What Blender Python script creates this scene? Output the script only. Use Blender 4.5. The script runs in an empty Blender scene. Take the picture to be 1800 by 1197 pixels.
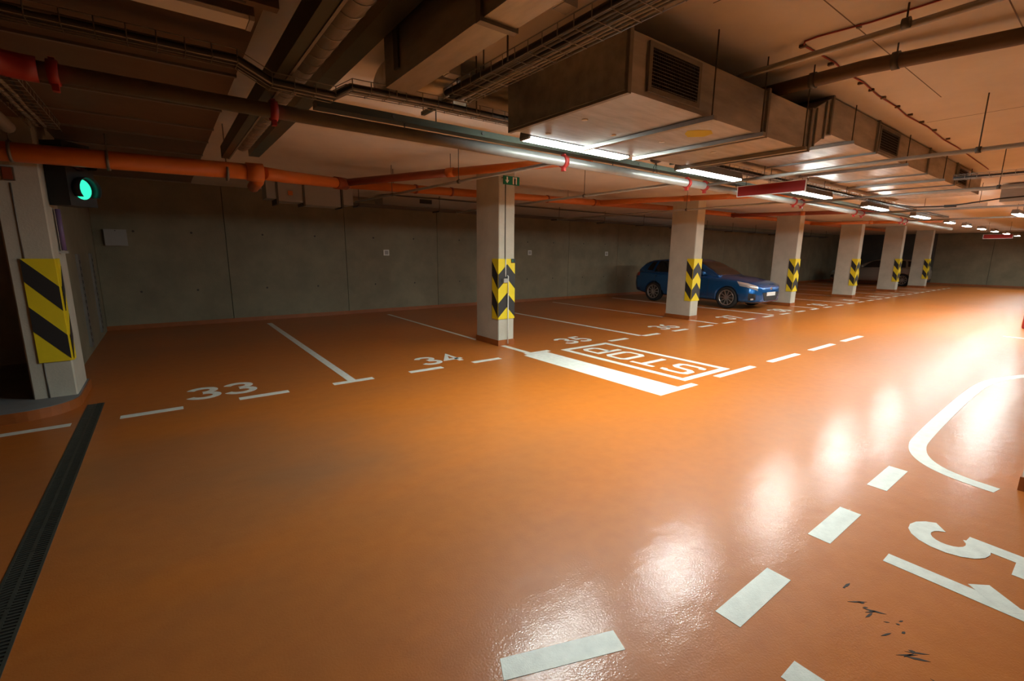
import bpy, bmesh, math, random
from mathutils import Vector, Matrix
random.seed(7)
S = bpy.context.scene
C = S.collection
R = math.radians

# ------------------------------------------------------------------ camera, world, exposure
cam_d = bpy.data.cameras.new('camera')
cam_d.sensor_fit = 'HORIZONTAL'; cam_d.sensor_width = 36.0
cam_d.lens = 806.7 / 1800 * 36.0
cam_d.clip_start = 0.05; cam_d.clip_end = 200
cam = bpy.data.objects.new('camera', cam_d); C.objects.link(cam)
yaw, pit, rol = R(36.843), R(10.812), R(0.555)
fwd = Vector((math.sin(yaw) * math.cos(pit), math.cos(yaw) * math.cos(pit), -math.sin(pit)))
r0 = Vector((math.cos(yaw), -math.sin(yaw), 0)); u0 = r0.cross(fwd)
rt = math.cos(rol) * r0 + math.sin(rol) * u0
up = -math.sin(rol) * r0 + math.cos(rol) * u0
mw = Matrix((rt, up, -fwd)).transposed().to_4x4(); mw.translation = (0, 0, 1.6)
cam.matrix_world = mw
S.camera = cam
w = bpy.data.worlds.new('world'); S.world = w; w.use_nodes = True
w.node_tree.nodes['Background'].inputs[0].default_value = (0.5, 0.5, 0.5, 1)
w.node_tree.nodes['Background'].inputs[1].default_value = 0.0
S.view_settings.view_transform = 'Standard'; S.view_settings.look = 'None'
S.view_settings.gamma = 1.0; S.view_settings.use_curve_mapping = False
S.view_settings.exposure = 0.82
LAMP = 140.0          # radiance of the fluorescent diffusers

# ------------------------------------------------------------------ materials
MATS = {}
def mat(name, col, rough=0.6, metal=0.0, noise=0.0, nscale=4.0, bump=0.0, bscale=60.0, col2=None, emit=0.0, coat=0.0, rnoise=0.0, spec=0.5, stretch=(1, 1, 1), trans=0.0):
    m = bpy.data.materials.new(name); m.use_nodes = True
    nt = m.node_tree; b = nt.nodes['Principled BSDF']
    b.inputs['Base Color'].default_value = (*col, 1); b.inputs['Roughness'].default_value = rough
    b.inputs['Metallic'].default_value = metal; b.inputs['Specular IOR Level'].default_value = spec
    b.inputs['Coat Weight'].default_value = coat; b.inputs['Coat Roughness'].default_value = 0.06
    b.inputs['Transmission Weight'].default_value = trans
    if emit:
        b.inputs['Emission Color'].default_value = (*col, 1); b.inputs['Emission Strength'].default_value = emit
    if noise or bump or rnoise:
        g = nt.nodes.new('ShaderNodeNewGeometry')
        mp = nt.nodes.new('ShaderNodeMapping'); mp.inputs['Scale'].default_value = stretch
        nt.links.new(g.outputs['Position'], mp.inputs['Vector'])
    if noise:
        n = nt.nodes.new('ShaderNodeTexNoise'); n.inputs['Scale'].default_value = nscale; n.inputs['Detail'].default_value = 7; n.inputs['Roughness'].default_value = 0.62
        nt.links.new(mp.outputs[0], n.inputs['Vector'])
        cr = nt.nodes.new('ShaderNodeMapRange'); cr.inputs[1].default_value = 0.3; cr.inputs[2].default_value = 0.7
        nt.links.new(n.outputs[0], cr.inputs[0])
        mx = nt.nodes.new('ShaderNodeMix'); mx.data_type = 'RGBA'
        c2 = col2 or tuple(c * (1 - noise) for c in col)
        mx.inputs['A'].default_value = (*col, 1); mx.inputs['B'].default_value = (*c2, 1)
        nt.links.new(cr.outputs[0], mx.inputs['Factor']); nt.links.new(mx.outputs['Result'], b.inputs['Base Color'])
        if rnoise:
            rr = nt.nodes.new('ShaderNodeMapRange'); rr.inputs[3].default_value = rough - rnoise; rr.inputs[4].default_value = rough + rnoise
            nt.links.new(cr.outputs[0], rr.inputs[0]); nt.links.new(rr.outputs[0], b.inputs['Roughness'])
    if bump:
        n2 = nt.nodes.new('ShaderNodeTexNoise'); n2.inputs['Scale'].default_value = bscale; n2.inputs['Detail'].default_value = 4
        nt.links.new(mp.outputs[0], n2.inputs['Vector'])
        bp = nt.nodes.new('ShaderNodeBump'); bp.inputs['Strength'].default_value = bump; bp.inputs['Distance'].default_value = 0.01
        nt.links.new(n2.outputs[0], bp.inputs['Height']); nt.links.new(bp.outputs[0], b.inputs['Normal'])
    MATS[name] = m
    return m

def floor_mat():
    m = bpy.data.materials.new('orange_epoxy'); m.use_nodes = True
    nt = m.node_tree; b = nt.nodes['Principled BSDF']; L = nt.links.new
    g = nt.nodes.new('ShaderNodeNewGeometry')
    def noise(scale, det, st=(1, 1, 1)):
        mp = nt.nodes.new('ShaderNodeMapping'); mp.inputs['Scale'].default_value = st
        L(g.outputs['Position'], mp.inputs['Vector'])
        n = nt.nodes.new('ShaderNodeTexNoise'); n.inputs['Scale'].default_value = scale; n.inputs['Detail'].default_value = det
        L(mp.outputs[0], n.inputs['Vector']); return n.outputs[0]
    def rng(sock, a, bb, c=0, d=1):
        r = nt.nodes.new('ShaderNodeMapRange'); r.inputs[1].default_value = a; r.inputs[2].default_value = bb
        r.inputs[3].default_value = c; r.inputs[4].default_value = d; L(sock, r.inputs[0]); return r.outputs[0]
    def mix(f, A, B):
        x = nt.nodes.new('ShaderNodeMix'); x.data_type = 'RGBA'
        L(f, x.inputs['Factor'])
        for k, v in (('A', A), ('B', B)):
            if isinstance(v, tuple): x.inputs[k].default_value = (*v, 1)
            else: L(v, x.inputs[k])
        return x.outputs['Result']
    dirt = rng(noise(0.42, 6, (0.55, 1, 1)), 0.36, 0.66)        # grey tyre haze lying along the lane
    fine = rng(noise(9, 8), 0.35, 0.75)
    c = mix(fine, (0.51, 0.145, 0.017), (0.46, 0.125, 0.015))
    vd = nt.nodes.new('ShaderNodeVectorMath'); vd.operation = 'DISTANCE'; vd.inputs[1].default_value = (0.3, 3.7, 0)
    L(g.outputs['Position'], vd.inputs[0])
    dim_grime = rng(vd.outputs['Value'], 0.6, 3.2, 0.85, 0.3)         # thicker grime at left, with the dimmer light there painted into the colour
    dm = nt.nodes.new('ShaderNodeMath'); dm.operation = 'MULTIPLY'; L(dim_grime, dm.inputs[1]); L(dirt, dm.inputs[0])
    c = mix(dm.outputs[0], c, (0.22, 0.115, 0.06))
    spk = rng(noise(55, 3), 0.73, 0.76)
    sm = nt.nodes.new('ShaderNodeMath'); sm.operation = 'MULTIPLY'; sm.inputs[1].default_value = 0.35; L(spk, sm.inputs[0])
    c = mix(sm.outputs[0], c, (0.12, 0.05, 0.025))
    L(c, b.inputs['Base Color'])
    L(rng(noise(1.3, 5, (0.5, 1, 1)), 0.3, 0.75, 0.11, 0.21), b.inputs['Coat Roughness']); b.inputs['Roughness'].default_value = 0.46
    b.inputs['Specular IOR Level'].default_value = 0.24
    b.inputs['Coat Weight'].default_value = 0.3; b.inputs['Coat IOR'].default_value = 1.5
    b1 = nt.nodes.new('ShaderNodeBump'); b1.inputs['Strength'].default_value = 0.10; b1.inputs['Distance'].default_value = 0.01; L(noise(110, 2), b1.inputs['Height'])
    b2 = nt.nodes.new('ShaderNodeBump'); b2.inputs['Strength'].default_value = 0.16; b2.inputs['Distance'].default_value = 0.02; L(noise(4.0, 3, (1, 1.5, 1)), b2.inputs['Height'])
    L(b2.outputs[0], b1.inputs['Normal']); L(b1.outputs[0], b.inputs['Normal']); L(b1.outputs[0], b.inputs['Coat Normal'])
    MATS['floor'] = m
floor_mat()
mat('paint', (0.80, 0.81, 0.74), 0.45, noise=0.2, nscale=14, bump=0.1, bscale=150)
mat('concrete', (0.27, 0.235, 0.155), 0.85, noise=0.3, nscale=1.6, bump=0.25, bscale=45)
mat('pale_concrete', (0.54, 0.51, 0.42), 0.8, noise=0.2, nscale=2.2, bump=0.2, bscale=50)
mat('slab', (0.74, 0.68, 0.60), 0.9, noise=0.18, nscale=1.1, bump=0.12, bscale=35)
mat('hole', (0.06, 0.055, 0.05), 0.9)
mat('kerb', (0.34, 0.095, 0.018), 0.5, noise=0.25, nscale=6)
mat('kerb_top', (0.23, 0.235, 0.24), 0.55, noise=0.25, nscale=3)
mat('dark_wall', (0.11, 0.115, 0.11), 0.9, noise=0.3, nscale=2)
mat('galv', (0.50, 0.48, 0.45), 0.42, metal=0.9, noise=0.3, nscale=2.5, stretch=(1, 5, 5), rnoise=0.08)
mat('galv_y', (0.48, 0.46, 0.42), 0.40, metal=0.9, noise=0.3, nscale=2.5, stretch=(5, 1, 5), rnoise=0.08)
mat('galv_dull', (0.30, 0.29, 0.27), 0.6, metal=0.7, noise=0.25, nscale=6)
mat('pipe_galv', (0.36, 0.345, 0.315), 0.38, metal=0.35, noise=0.2, nscale=8)
mat('dark_metal', (0.09, 0.085, 0.075), 0.5, metal=0.5)
mat('olive_metal', (0.085, 0.095, 0.07), 0.32, metal=0.4, noise=0.2, nscale=5)
mat('brown_pipe', (0.12, 0.075, 0.045), 0.55, noise=0.2, nscale=8)
mat('red', (0.30, 0.018, 0.012), 0.5)
mat('sign_red', (0.24, 0.012, 0.006), 0.65, spec=0.25)
mat('sign_white', (0.75, 0.72, 0.68), 0.5)
mat('orange_pvc', (0.62, 0.17, 0.03), 0.42, noise=0.12, nscale=5)
mat('rust_pvc', (0.27, 0.055, 0.02), 0.45, noise=0.15, nscale=5)
mat('yellow', (0.80, 0.62, 0.012), 0.55, noise=0.08, nscale=9)
mat('black', (0.022, 0.022, 0.023), 0.55)
mat('cable_black', (0.02, 0.019, 0.018), 0.5)
mat('cable_grey', (0.30, 0.29, 0.27), 0.6)
mat('cable_red', (0.30, 0.03, 0.02), 0.55)
mat('white_plastic', (0.70, 0.70, 0.66), 0.45)
mat('grey_box', (0.34, 0.33, 0.31), 0.6)
mat('iron', (0.075, 0.075, 0.06), 0.6, metal=0.4, noise=0.3, nscale=20)
mat('pit', (0.012, 0.011, 0.01), 0.9)
mat('green_sign', (0.0, 0.20, 0.11), 0.5)
mat('purple', (0.16, 0.10, 0.22), 0.5)
mat('tube_light', (0.88, 1.0, 0.96), 0.5, emit=LAMP)
mat('tube_off', (0.62, 0.60, 0.55), 0.4)
mat('green_lamp', (0.03, 0.75, 0.46), 0.4, emit=0.75)
mat('lens_off', (0.04, 0.01, 0.01), 0.2)
mat('yellow_dust', (0.55, 0.47, 0.05), 0.9)
mat('car_blue', (0.008, 0.13, 0.42), 0.26, metal=0.6, coat=1.0)
mat('car_silver', (0.36, 0.34, 0.31), 0.3, metal=0.6, coat=0.8)
mat('car_glass', (0.015, 0.017, 0.018), 0.05, coat=0.5)
mat('tyre', (0.02, 0.02, 0.02), 0.8)
mat('alloy', (0.62, 0.62, 0.63), 0.3, metal=0.9)
mat('headlight', (0.80, 0.82, 0.85), 0.1, metal=0.6, coat=1.0)
mat('plate', (0.75, 0.75, 0.72), 0.4)
mat('tail', (0.35, 0.01, 0.01), 0.2, coat=1.0)
mat('scuff', (0.035, 0.02, 0.014), 0.7)

# ------------------------------------------------------------------ helpers
ORG = {}                                                     # world origin of each root, by object name
def put(o, parent=None, kind=None, label=None, cat=None, group=None):
    C.objects.link(o)
    if parent is not None: o.parent = parent
    if kind: o['kind'] = kind
    if label: o['label'] = label
    if cat: o['category'] = cat
    if group: o['group'] = group
    return o
def thing(name, label, cat, loc=(0, 0, 0), group=None, rz=0.0, kind=None):
    o = bpy.data.objects.new(name, None); o.empty_display_size = 0.2
    put(o, None, kind, label, cat, group); o.location = loc; o.rotation_euler[2] = rz
    ORG[o.name] = Vector(loc)
    return o
def org(o):
    return ORG.get(o.name, Vector((0, 0, 0))) if o else Vector((0, 0, 0))

class B:
    """collects shapes (world coordinates); build() links ONE mesh, local to the root's origin"""
    def __init__(s): s.v = []; s.f = []; s.sm = []
    def add(s, vs, fs, smooth=False):
        n = len(s.v); s.v += [tuple(p) for p in vs]; s.f += [[i + n for i in f] for f in fs]; s.sm += [smooth] * len(fs); return s
    def box(s, a, b):
        x0, y0, z0 = (min(a[i], b[i]) for i in range(3)); x1, y1, z1 = (max(a[i], b[i]) for i in range(3))
        return s.add([(x0, y0, z0), (x1, y0, z0), (x1, y1, z0), (x0, y1, z0), (x0, y0, z1), (x1, y0, z1), (x1, y1, z1), (x0, y1, z1)],
                     [(0, 3, 2, 1), (4, 5, 6, 7), (0, 1, 5, 4), (1, 2, 6, 5), (2, 3, 7, 6), (3, 0, 4, 7)])
    def hexa(s, p):                                          # 8 corners, bottom loop then top loop
        return s.add(p, [(0, 3, 2, 1), (4, 5, 6, 7), (0, 1, 5, 4), (1, 2, 6, 5), (2, 3, 7, 6), (3, 0, 4, 7)])
    def prism(s, poly, z0, z1):                              # poly: ccw xy
        n = len(poly)
        return s.add([(x, y, z0) for x, y in poly] + [(x, y, z1) for x, y in poly],
                     [tuple(range(n - 1, -1, -1)), tuple(range(n, 2 * n))] + [(i, (i + 1) % n, n + (i + 1) % n, n + i) for i in range(n)])
    def tube(s, pts, r, n=10, cap=True, sy=1.0):
        pts = [Vector(p) for p in pts]; m = len(pts); rings = []
        t = (pts[1] - pts[0]).normalized()
        a = Vector((0, 0, 1)) if abs(t.z) < 0.9 else Vector((1, 0, 0))
        nx = t.cross(a).normalized(); ny = nx.cross(t).normalized()
        for i, p in enumerate(pts):
            t2 = ((pts[min(i + 1, m - 1)] - pts[i]).normalized() + (pts[i] - pts[max(i - 1, 0)]).normalized())
            t2 = t2.normalized() if t2.length > 1e-6 else t
            nx = (nx - t2 * nx.dot(t2)).normalized(); ny = nx.cross(t2).normalized()
            rr = r[i] if isinstance(r, (list, tuple)) else r
            rings.append([p + nx * (rr * math.cos(2 * math.pi * k / n)) + ny * (rr * sy * math.sin(2 * math.pi * k / n)) for k in range(n)])
        vs = [q for ring in rings for q in ring]
        fs = [(i * n + k, i * n + (k + 1) % n, (i + 1) * n + (k + 1) % n, (i + 1) * n + k) for i in range(m - 1) for k in range(n)]
        base = len(s.v); s.add(vs, fs, True)
        if cap:
            s.f += [[base + k for k in range(n)][::-1], [base + (m - 1) * n + k for k in range(n)]]; s.sm += [False, False]
        return s
    def build(s, name, m, parent=None, local=False, **kw):
        o0 = Vector((0, 0, 0)) if local else org(parent)
        me = bpy.data.meshes.new(name)
        me.from_pydata([tuple(Vector(v) - o0) for v in s.v], [], s.f); me.update()
        me.polygons.foreach_set('use_smooth', s.sm)
        me.materials.append(MATS[m] if isinstance(m, str) else m)
        bm = bmesh.new(); bm.from_mesh(me); bmesh.ops.recalc_face_normals(bm, faces=bm.faces); bm.to_mesh(me); bm.free()
        o = bpy.data.objects.new(name, me)
        if parent is not None: ORG[o.name] = o0
        put(o, parent, **kw)
        if parent is not None: ORG[o.name] = o0
        return o

def box(a, b): return B().box(a, b)
def tube(p, r, n=10, **k): return B().tube(p, r, n, **k)
def dup(o, parent, off=(0, 0, 0)):
    c = o.copy(); C.objects.link(c); c.parent = parent; c.location = Vector(o.location) + Vector(off); ORG[c.name] = org(o)
    return c
def struct(name, b, m, parent=None): return b.build(name, m, parent, kind='structure')
def origin_to(o, p):                                          # move a one-mesh thing's origin to p
    o.data.transform(Matrix.Translation(-Vector(p))); o.location = p
    return o

CZ = 2.95                                                    # underside of the slab
# ------------------------------------------------------------------ the setting
floor = struct('floor', box((-9, -7, -0.2), (38, 12.4, 0)), 'floor')
ceiling = struct('ceiling', box((-9, -7, CZ), (38, 12.4, CZ + 0.25)), 'slab')
wall_back = struct('wall_back', box((-1.3, 12.06, 0), (36.9, 12.4, CZ)), 'hole')
xs = [-1.05 + 0.0] + [1.13 + 2.58 * i for i in range(14)] + [36.7]
for i in range(len(xs) - 1):
    x0, x1 = xs[i] + 0.006, xs[i + 1] - 0.006
    pn = box((x0, 12.0, 0.0), (x1, 12.06, CZ)).build('wall_panel', 'concrete', wall_back)
    if i < 8:
        for fx in (0.28, 0.72):
            for z in (0.75, 1.95):
                X = x0 + (x1 - x0) * fx
                tube([(X, 11.9985, z), (X, 12.002, z)], 0.022, 8).build('tie_hole', 'hole', wall_back)
struct('baseboard_back', box((-1.05, 11.985, 0), (36.7, 12.0, 0.09)), 'kerb')
wall_right = struct('wall_right', box((36.76, -7, 0), (37.1, 12.06, CZ)), 'hole')
ys = [12.0, 9.6, 7.2, 4.8, 2.4, 0.0, -2.4, -4.8, -7.0]
for i in range(len(ys) - 1):
    box((36.7, ys[i + 1] + 0.008, 0), (36.76, ys[i] - 0.008, CZ)).build('wall_panel', 'dark_wall' if i < 2 else 'concrete', wall_right)
struct('baseboard_right', box((36.685, -7, 0), (36.7, 11.98, 0.09)), 'kerb')
struct('wall_left', box((-1.25, 7.16, 0), (-1.05, 12.06, CZ)), 'concrete')
struct('wall_recess', box((-9, 8.6, 0), (-1.25, 8.8, CZ)), 'pale_concrete')
struct('wall_front', box((-9, -7.2, 0), (37.1, -7, CZ)), 'concrete')
struct('wall_behind', box((-9.2, -7.2, 0), (-9, 8.8, CZ)), 'concrete')
# raised grey island under the leftmost column, orange upright kerb
def rounded(x0, x1, y0, y1, r, inset=0.0):
    pts = [(x0, y1), (x0, y0 + inset)]
    for k in range(9):
        a = -math.pi / 2 + k * math.pi / 16
        pts.append((x1 - r + (r - inset) * math.cos(a), y0 + r + (r - inset) * math.sin(a)))
    pts.append((x1 - inset, y1))
    return pts
isl = struct('kerb_island', B().prism(rounded(-6, -0.84, 5.98, 7.16, 0.42), 0, 0.097), 'kerb')
B().prism(rounded(-6, -0.84, 5.98, 7.16, 0.42, 0.015), 0.097, 0.1).build('island_top', 'kerb_top', isl)
box((-6, 7.16, 0), (-1.25, 8.6, 0.1)).build('island_floor', 'kerb_top', isl)

# ------------------------------------------------------------------ columns and their striped guards
COLX = [-1.2, 4.515, 10.31, 15.94, 21.39, 26.76, 31.75]
CW, CY0, CY1 = 0.33, 6.42, 7.12
ORD = ['leftmost', 'second', 'third', 'fourth', 'fifth', 'sixth', 'seventh']
def column(x0, x1, y0, y1, zb, label):
    c = thing('column', label, 'column', ((x0 + x1) / 2, (y0 + y1) / 2, zb), kind='structure')
    ch = 0.012
    poly = [(x0 + ch, y0), (x1 - ch, y0), (x1, y0 + ch), (x1, y1 - ch), (x1 - ch, y1), (x0 + ch, y1), (x0, y1 - ch), (x0, y0 + ch)]
    B().prism(poly, zb, CZ).build('shaft', 'pale_concrete', c)
    if zb == 0:
        e = 0.008
        B().prism([(x0 - e, y0 - e), (x1 + e, y0 - e), (x1 + e, y1 + e), (x0 - e, y1 + e)], 0, 0.1).build('skirting', 'kerb', c)
    return c
def guard(x0, x1, y0, label, wide=0.17, side=-1, corner=True):
    """padding wrapped round the aisle-side corner: yellow sheets with slanting black bars"""
    z0, z1 = 0.47, 1.5; t = 0.018
    g = thing('column_guard', label, 'column guard', (x0, y0, z0), group='striped column guards')
    def sheet(o, d, n, width, rise, phase):
        # o: lower start (x,y), d: direction along the sheet, n: outward; bars rise by 'rise' over the width
        o = Vector((*o, 0)); d = Vector((*d, 0)); n = Vector((*n, 0))
        def P(u, z, k): q = o + d * u + n * k; return (q.x, q.y, z)
        B().hexa([P(0, z0, 0), P(width, z0, 0), P(width, z0, t), P(0, z0, t), P(0, z1, 0), P(width, z1, 0), P(width, z1, t), P(0, z1, t)]).build('yellow_pad', 'yellow', g)
        for zb in (z0 + phase, z0 + phase + 0.49):
            q = [(0, zb), (width, zb + rise), (width, zb + rise + 0.245), (0, zb + 0.245)]
            q = [(u, min(max(z, z0), z1)) for u, z in q]
            B().hexa([P(u, z, t - 0.004) for u, z in q] + [P(u, z, t + 0.002) for u, z in q]).build('black_bar', 'black', g)
    sl = 0.22
    if corner:
        sheet((x0, y0 + wide), (0, -1), (-1, 0), wide, -sl, 0.03 + sl)           # side face, falling to the corner
        h = (x1 - x0) / 2
        sheet((x0 - t, y0), (1, 0), (0, -1), h + t, sl * 0.8, 0.03)
        sheet((x0 + h, y0), (1, 0), (0, -1), h, -sl * 0.8, 0.03 + sl * 0.8)
    else:
        sheet((x0, y0), (1, 0), (0, -1), x1 - x0, -0.30, 0.08 + 0.24)
        sheet((x1, y0), (0, 1), (1, 0), 0.14, 0.2, 0.02)
    return g
CL = ['pale concrete column on the raised grey island at the left edge',
      'nearest full-height concrete column, with a conduit and green exit sign',
      'concrete column standing in front of the blue hatchback',
      'concrete column just beyond the nose of the blue hatchback',
      'fourth concrete column along the bay line, left of the pale car windscreen',
      'concrete column between the windscreen and front wheel of the pale car',
      'farthest concrete column of the row, before the end wall']
GL = ['tall yellow pad with black diagonal bars on the leftmost column',
      'yellow and black chevron guard on the column with the exit sign',
      'yellow and black chevron guard on the column before the blue car',
      'yellow and black chevron guard just beyond the blue car nose',
      'yellow and black chevron guard left of the pale car windscreen',
      'yellow and black chevron guard left of the pale car wheel',
      'smallest yellow and black chevron guard, on the farthest column']
for i, x in enumerate(COLX):
    column(x, x + CW, CY0, CY1, 0.1 if i == 0 else 0.0, CL[i])
    if i == 0: guard(x + 0.09, x + CW, CY0, GL[0], corner=False)
    else: guard(x, x + CW, CY0, GL[i])
column(4.635, 5.0, -0.45, 0.24, 0, 'concrete column cut off by the right edge beside the rounded line')

# ------------------------------------------------------------------ painted markings (parts of the floor)
PT = 0.0016
def mark(name, poly, z0=0.0, m='paint', parent=None):
    return B().prism(poly, z0, z0 + PT).build(name, m, parent or floor)
def rect(x0, x1, y0, y1): return [(x0, y0), (x1, y0), (x1, y1), (x0, y1)]
mark('dash_line', rect(-1.45, -0.85, 5.61, 5.70))
k = 0
while -0.5 + k < 33:
    x = -0.5 + k
    if not (5.2 < x < 6.2): mark('dash_line', rect(x, x + 0.5, 5.59, 5.69))
    k += 1
for x in (5.75, 7.25, 8.75, 10.22): mark('dash_line', rect(x, x + 1.0, 3.06, 3.16))
for x in (1.85, 2.85, 3.85): mark('dash_line', rect(x, x + 0.5, 0.785, 0.9))
mark('dash_line', [(0.868, 1.189), (1.353, 1.008), (1.389, 1.103), (0.912, 1.277)])
for i in range(11):
    x = 1.69 + 2.86 * i
    mark('bay_line', rect(x, x + 0.1, 5.69, 11.4 if i not in (1, 3, 5, 7, 9) else 6.42))
    if i in (1, 3, 5, 7, 9): mark('bay_line', rect(x - 0.07, x + 0.0, 7.14, 11.4))
mark('bay_line', rect(1.74, 1.86, -4, 0.57)); mark('bay_line', rect(13.7, 13.8, -4, 1.4))
mark('stop_bar', [(4.42, 3.03), (5.19, 3.03), (5.19, 3.13), (4.9, 3.13), (4.9, 5.58), (4.42, 5.58)])
def frame(x0, x1, y0, y1, wd):
    b = B()
    o = [(x0, y0), (x1, y0), (x1, y1), (x0, y1)]; i_ = [(x0 + wd, y0 + wd), (x1 - wd, y0 + wd), (x1 - wd, y1 - wd), (x0 + wd, y1 - wd)]
    vs = [(x, y, z) for z in (0, PT) for x, y in o + i_]
    fs = []
    for a in range(4):
        c = (a + 1) % 4
        fs += [(8 + a, 8 + c, 12 + c, 12 + a), (a, 4 + a, 4 + c, c), (a, c, 8 + c, 8 + a), (4 + a, 12 + a, 12 + c, 4 + c)]
    return b.add(vs, fs)
frame(5.21, 6.32, 3.23, 5.58, 0.1).build('stop_frame', 'paint', floor)
def stroke(pts, wd, smooth=True):
    """flat ribbon along a polyline: list of left points then right points"""
    n = len(pts); Lf = []; Rt = []
    for i in range(n):
        a = Vector(pts[max(i - 1, 0)]); b = Vector(pts[i]); c = Vector(pts[min(i + 1, n - 1)])
        d1 = (b - a).normalized() if i else (c - b).normalized()
        d2 = (c - b).normalized() if i < n - 1 else d1
        t = (d1 + d2).normalized() if (d1 + d2).length > 1e-6 else d1
        nn = Vector((-t.y, t.x)); k = wd / 2 / max(0.5, nn.dot(Vector((-d1.y, d1.x))))
        Lf.append(b + nn * k); Rt.append(b - nn * k)
    return Lf, Rt
def ribbon(pts, wd, tf, z=0.0):
    b = B(); Lf, Rt = stroke([Vector(p) for p in pts], wd); n = len(Lf)
    P = [tf(q) for q in Lf] + [tf(q) for q in Rt]
    vs = [(x, y, z) for x, y in P] + [(x, y, z + PT) for x, y in P]
    fs = []
    for i in range(n - 1):
        fs += [(i, i + 1, n + i + 1, n + i), (2 * n + i, 3 * n + i, 3 * n + i + 1, 2 * n + i + 1), (i, 2 * n + i, 2 * n + i + 1, i + 1), (n + i, n + i + 1, 3 * n + i + 1, 3 * n + i)]
    fs += [(0, n, 3 * n, 2 * n), (n - 1, 3 * n - 1, 4 * n - 1, 2 * n - 1)]
    return b.add(vs, fs)
def arc(cx, cy, rx, ry, a0, a1, n=14):
    return [(cx + rx * math.cos(R(a0 + (a1 - a0) * i / n)), cy + ry * math.sin(R(a0 + (a1 - a0) * i / n))) for i in range(n + 1)]
GLY = {   # strokes in a 0.6 x 1 cell
    '1': [[(0.34, 0.0), (0.34, 1.0)], [(0.36, 0.93), (0.12, 0.66)]],
    '2': [arc(0.28, 0.70, 0.23, 0.23, 170, -30) + [(0.06, 0.07), (0.56, 0.07)]],
    '3': [arc(0.27, 0.73, 0.23, 0.20, 165, -90) , arc(0.27, 0.27, 0.26, 0.21, 90, -165)],
    '4': [[(0.42, 0.0), (0.42, 0.94), (0.07, 0.30), (0.6, 0.30)]],
    '5': [[(0.54, 0.92), (0.12, 0.92)], [(0.155, 0.95), (0.115, 0.44)], arc(0.27, 0.31, 0.25, 0.24, 128, -155)],
    '6': [[(0.45, 0.95)] + arc(0.36, 0.38, 0.28, 0.52, 105, 190, 8) + arc(0.30, 0.29, 0.22, 0.22, 190, 545, 18)],
    '7': [[(0.04, 0.92), (0.52, 0.92), (0.20, 0.0)]],
    '8': [arc(0.29, 0.73, 0.2, 0.19, 90, 450, 20), arc(0.29, 0.27, 0.23, 0.21, 90, 450, 20)],
    '9': [[(0.15, 0.05)] + arc(0.24, 0.62, 0.28, 0.52, -75, 10, 8) + arc(0.30, 0.71, 0.22, 0.22, 10, 365, 18)],
    '0': [arc(0.3, 0.5, 0.22, 0.43, 90, 450, 22)],
    'S': [[(0.56, 0.80), (0.54, 0.90), (0.44, 0.93), (0.14, 0.93), (0.05, 0.86), (0.05, 0.62), (0.14, 0.53), (0.46, 0.47), (0.55, 0.38), (0.55, 0.14), (0.46, 0.07), (0.14, 0.07), (0.05, 0.11), (0.03, 0.22)]],
    'T': [[(0.0, 0.93), (0.6, 0.93)], [(0.3, 0.88), (0.3, 0.0)]],
    'O': [[(0.3, 0.93), (0.46, 0.93), (0.55, 0.84), (0.55, 0.16), (0.46, 0.07), (0.14, 0.07), (0.05, 0.16), (0.05, 0.84), (0.14, 0.93), (0.31, 0.93)]],
    'P': [[(0.06, 0.0), (0.06, 0.93), (0.45, 0.93), (0.55, 0.84), (0.55, 0.52), (0.45, 0.43), (0.06, 0.43)]],
}
def glyph(ch, tf, wd, name, parent=floor):
    b = B()
    for k, st in enumerate(GLY[ch]):
        q = ribbon(st, wd, tf, 0.0 + k * 0.0002); b.add(q.v, q.f)
    return b.build(name, 'paint', parent)
def number(txt, ox, oy, right, upv, size, adv, wd=0.16):
    for i, ch in enumerate(txt):
        def tf(p, i=i):
            u = p[0] * size * 1.0 + i * adv; v = p[1] * size
            return (ox + right[0] * u + upv[0] * v, oy + right[1] * u + upv[1] * v)
        glyph(ch, tf, wd, 'painted_digit')
for i in range(10):
    number(str(33 + i), 0.05 + 2.82 * i if i else 0.06, 5.86, (1, 0), (0, 1), 0.5, 0.36)
number('51', 3.60, 0.56, (-1, 0), (0, -1), 0.52, 0.46, 0.19)
for i, ch in enumerate('STOP'):
    def tf(p, i=i):
        return (6.06 - p[1] * 0.58, 3.42 + i * 0.52 + p[0] * 0.68)
    glyph(ch, tf, 0.13, 'painted_letter')
cl = [(4.49, 0.33), (4.53, 0.52), (4.62, 0.68), (4.78, 0.80), (5.0, 0.87), (5.3, 0.90), (6.2, 0.925), (7.3, 0.94), (8.1, 0.93), (8.6, 0.88), (9.0, 0.78), (9.4, 0.64), (9.7, 0.45), (9.9, 0.2), (10.0, -0.2)]
def smooth(pts, n=5):
    out = []
    for i in range(len(pts) - 1):
        a, b_, c, e = (Vector(pts[max(i - 1, 0)]), Vector(pts[i]), Vector(pts[i + 1]), Vector(pts[min(i + 2, len(pts) - 1)]))
        for k in range(n):
            f = k / n
            out.append(0.5 * (2 * b_ + (c - a) * f + (2 * a - 5 * b_ + 4 * c - e) * f * f + (-a + 3 * b_ - 3 * c + e) * f ** 3))
    return [tuple(p) for p in out] + [pts[-1]]
ribbon(smooth(cl), 0.115, lambda p: (p[0], p[1])).build('rounded_line', 'paint', floor)
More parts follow.
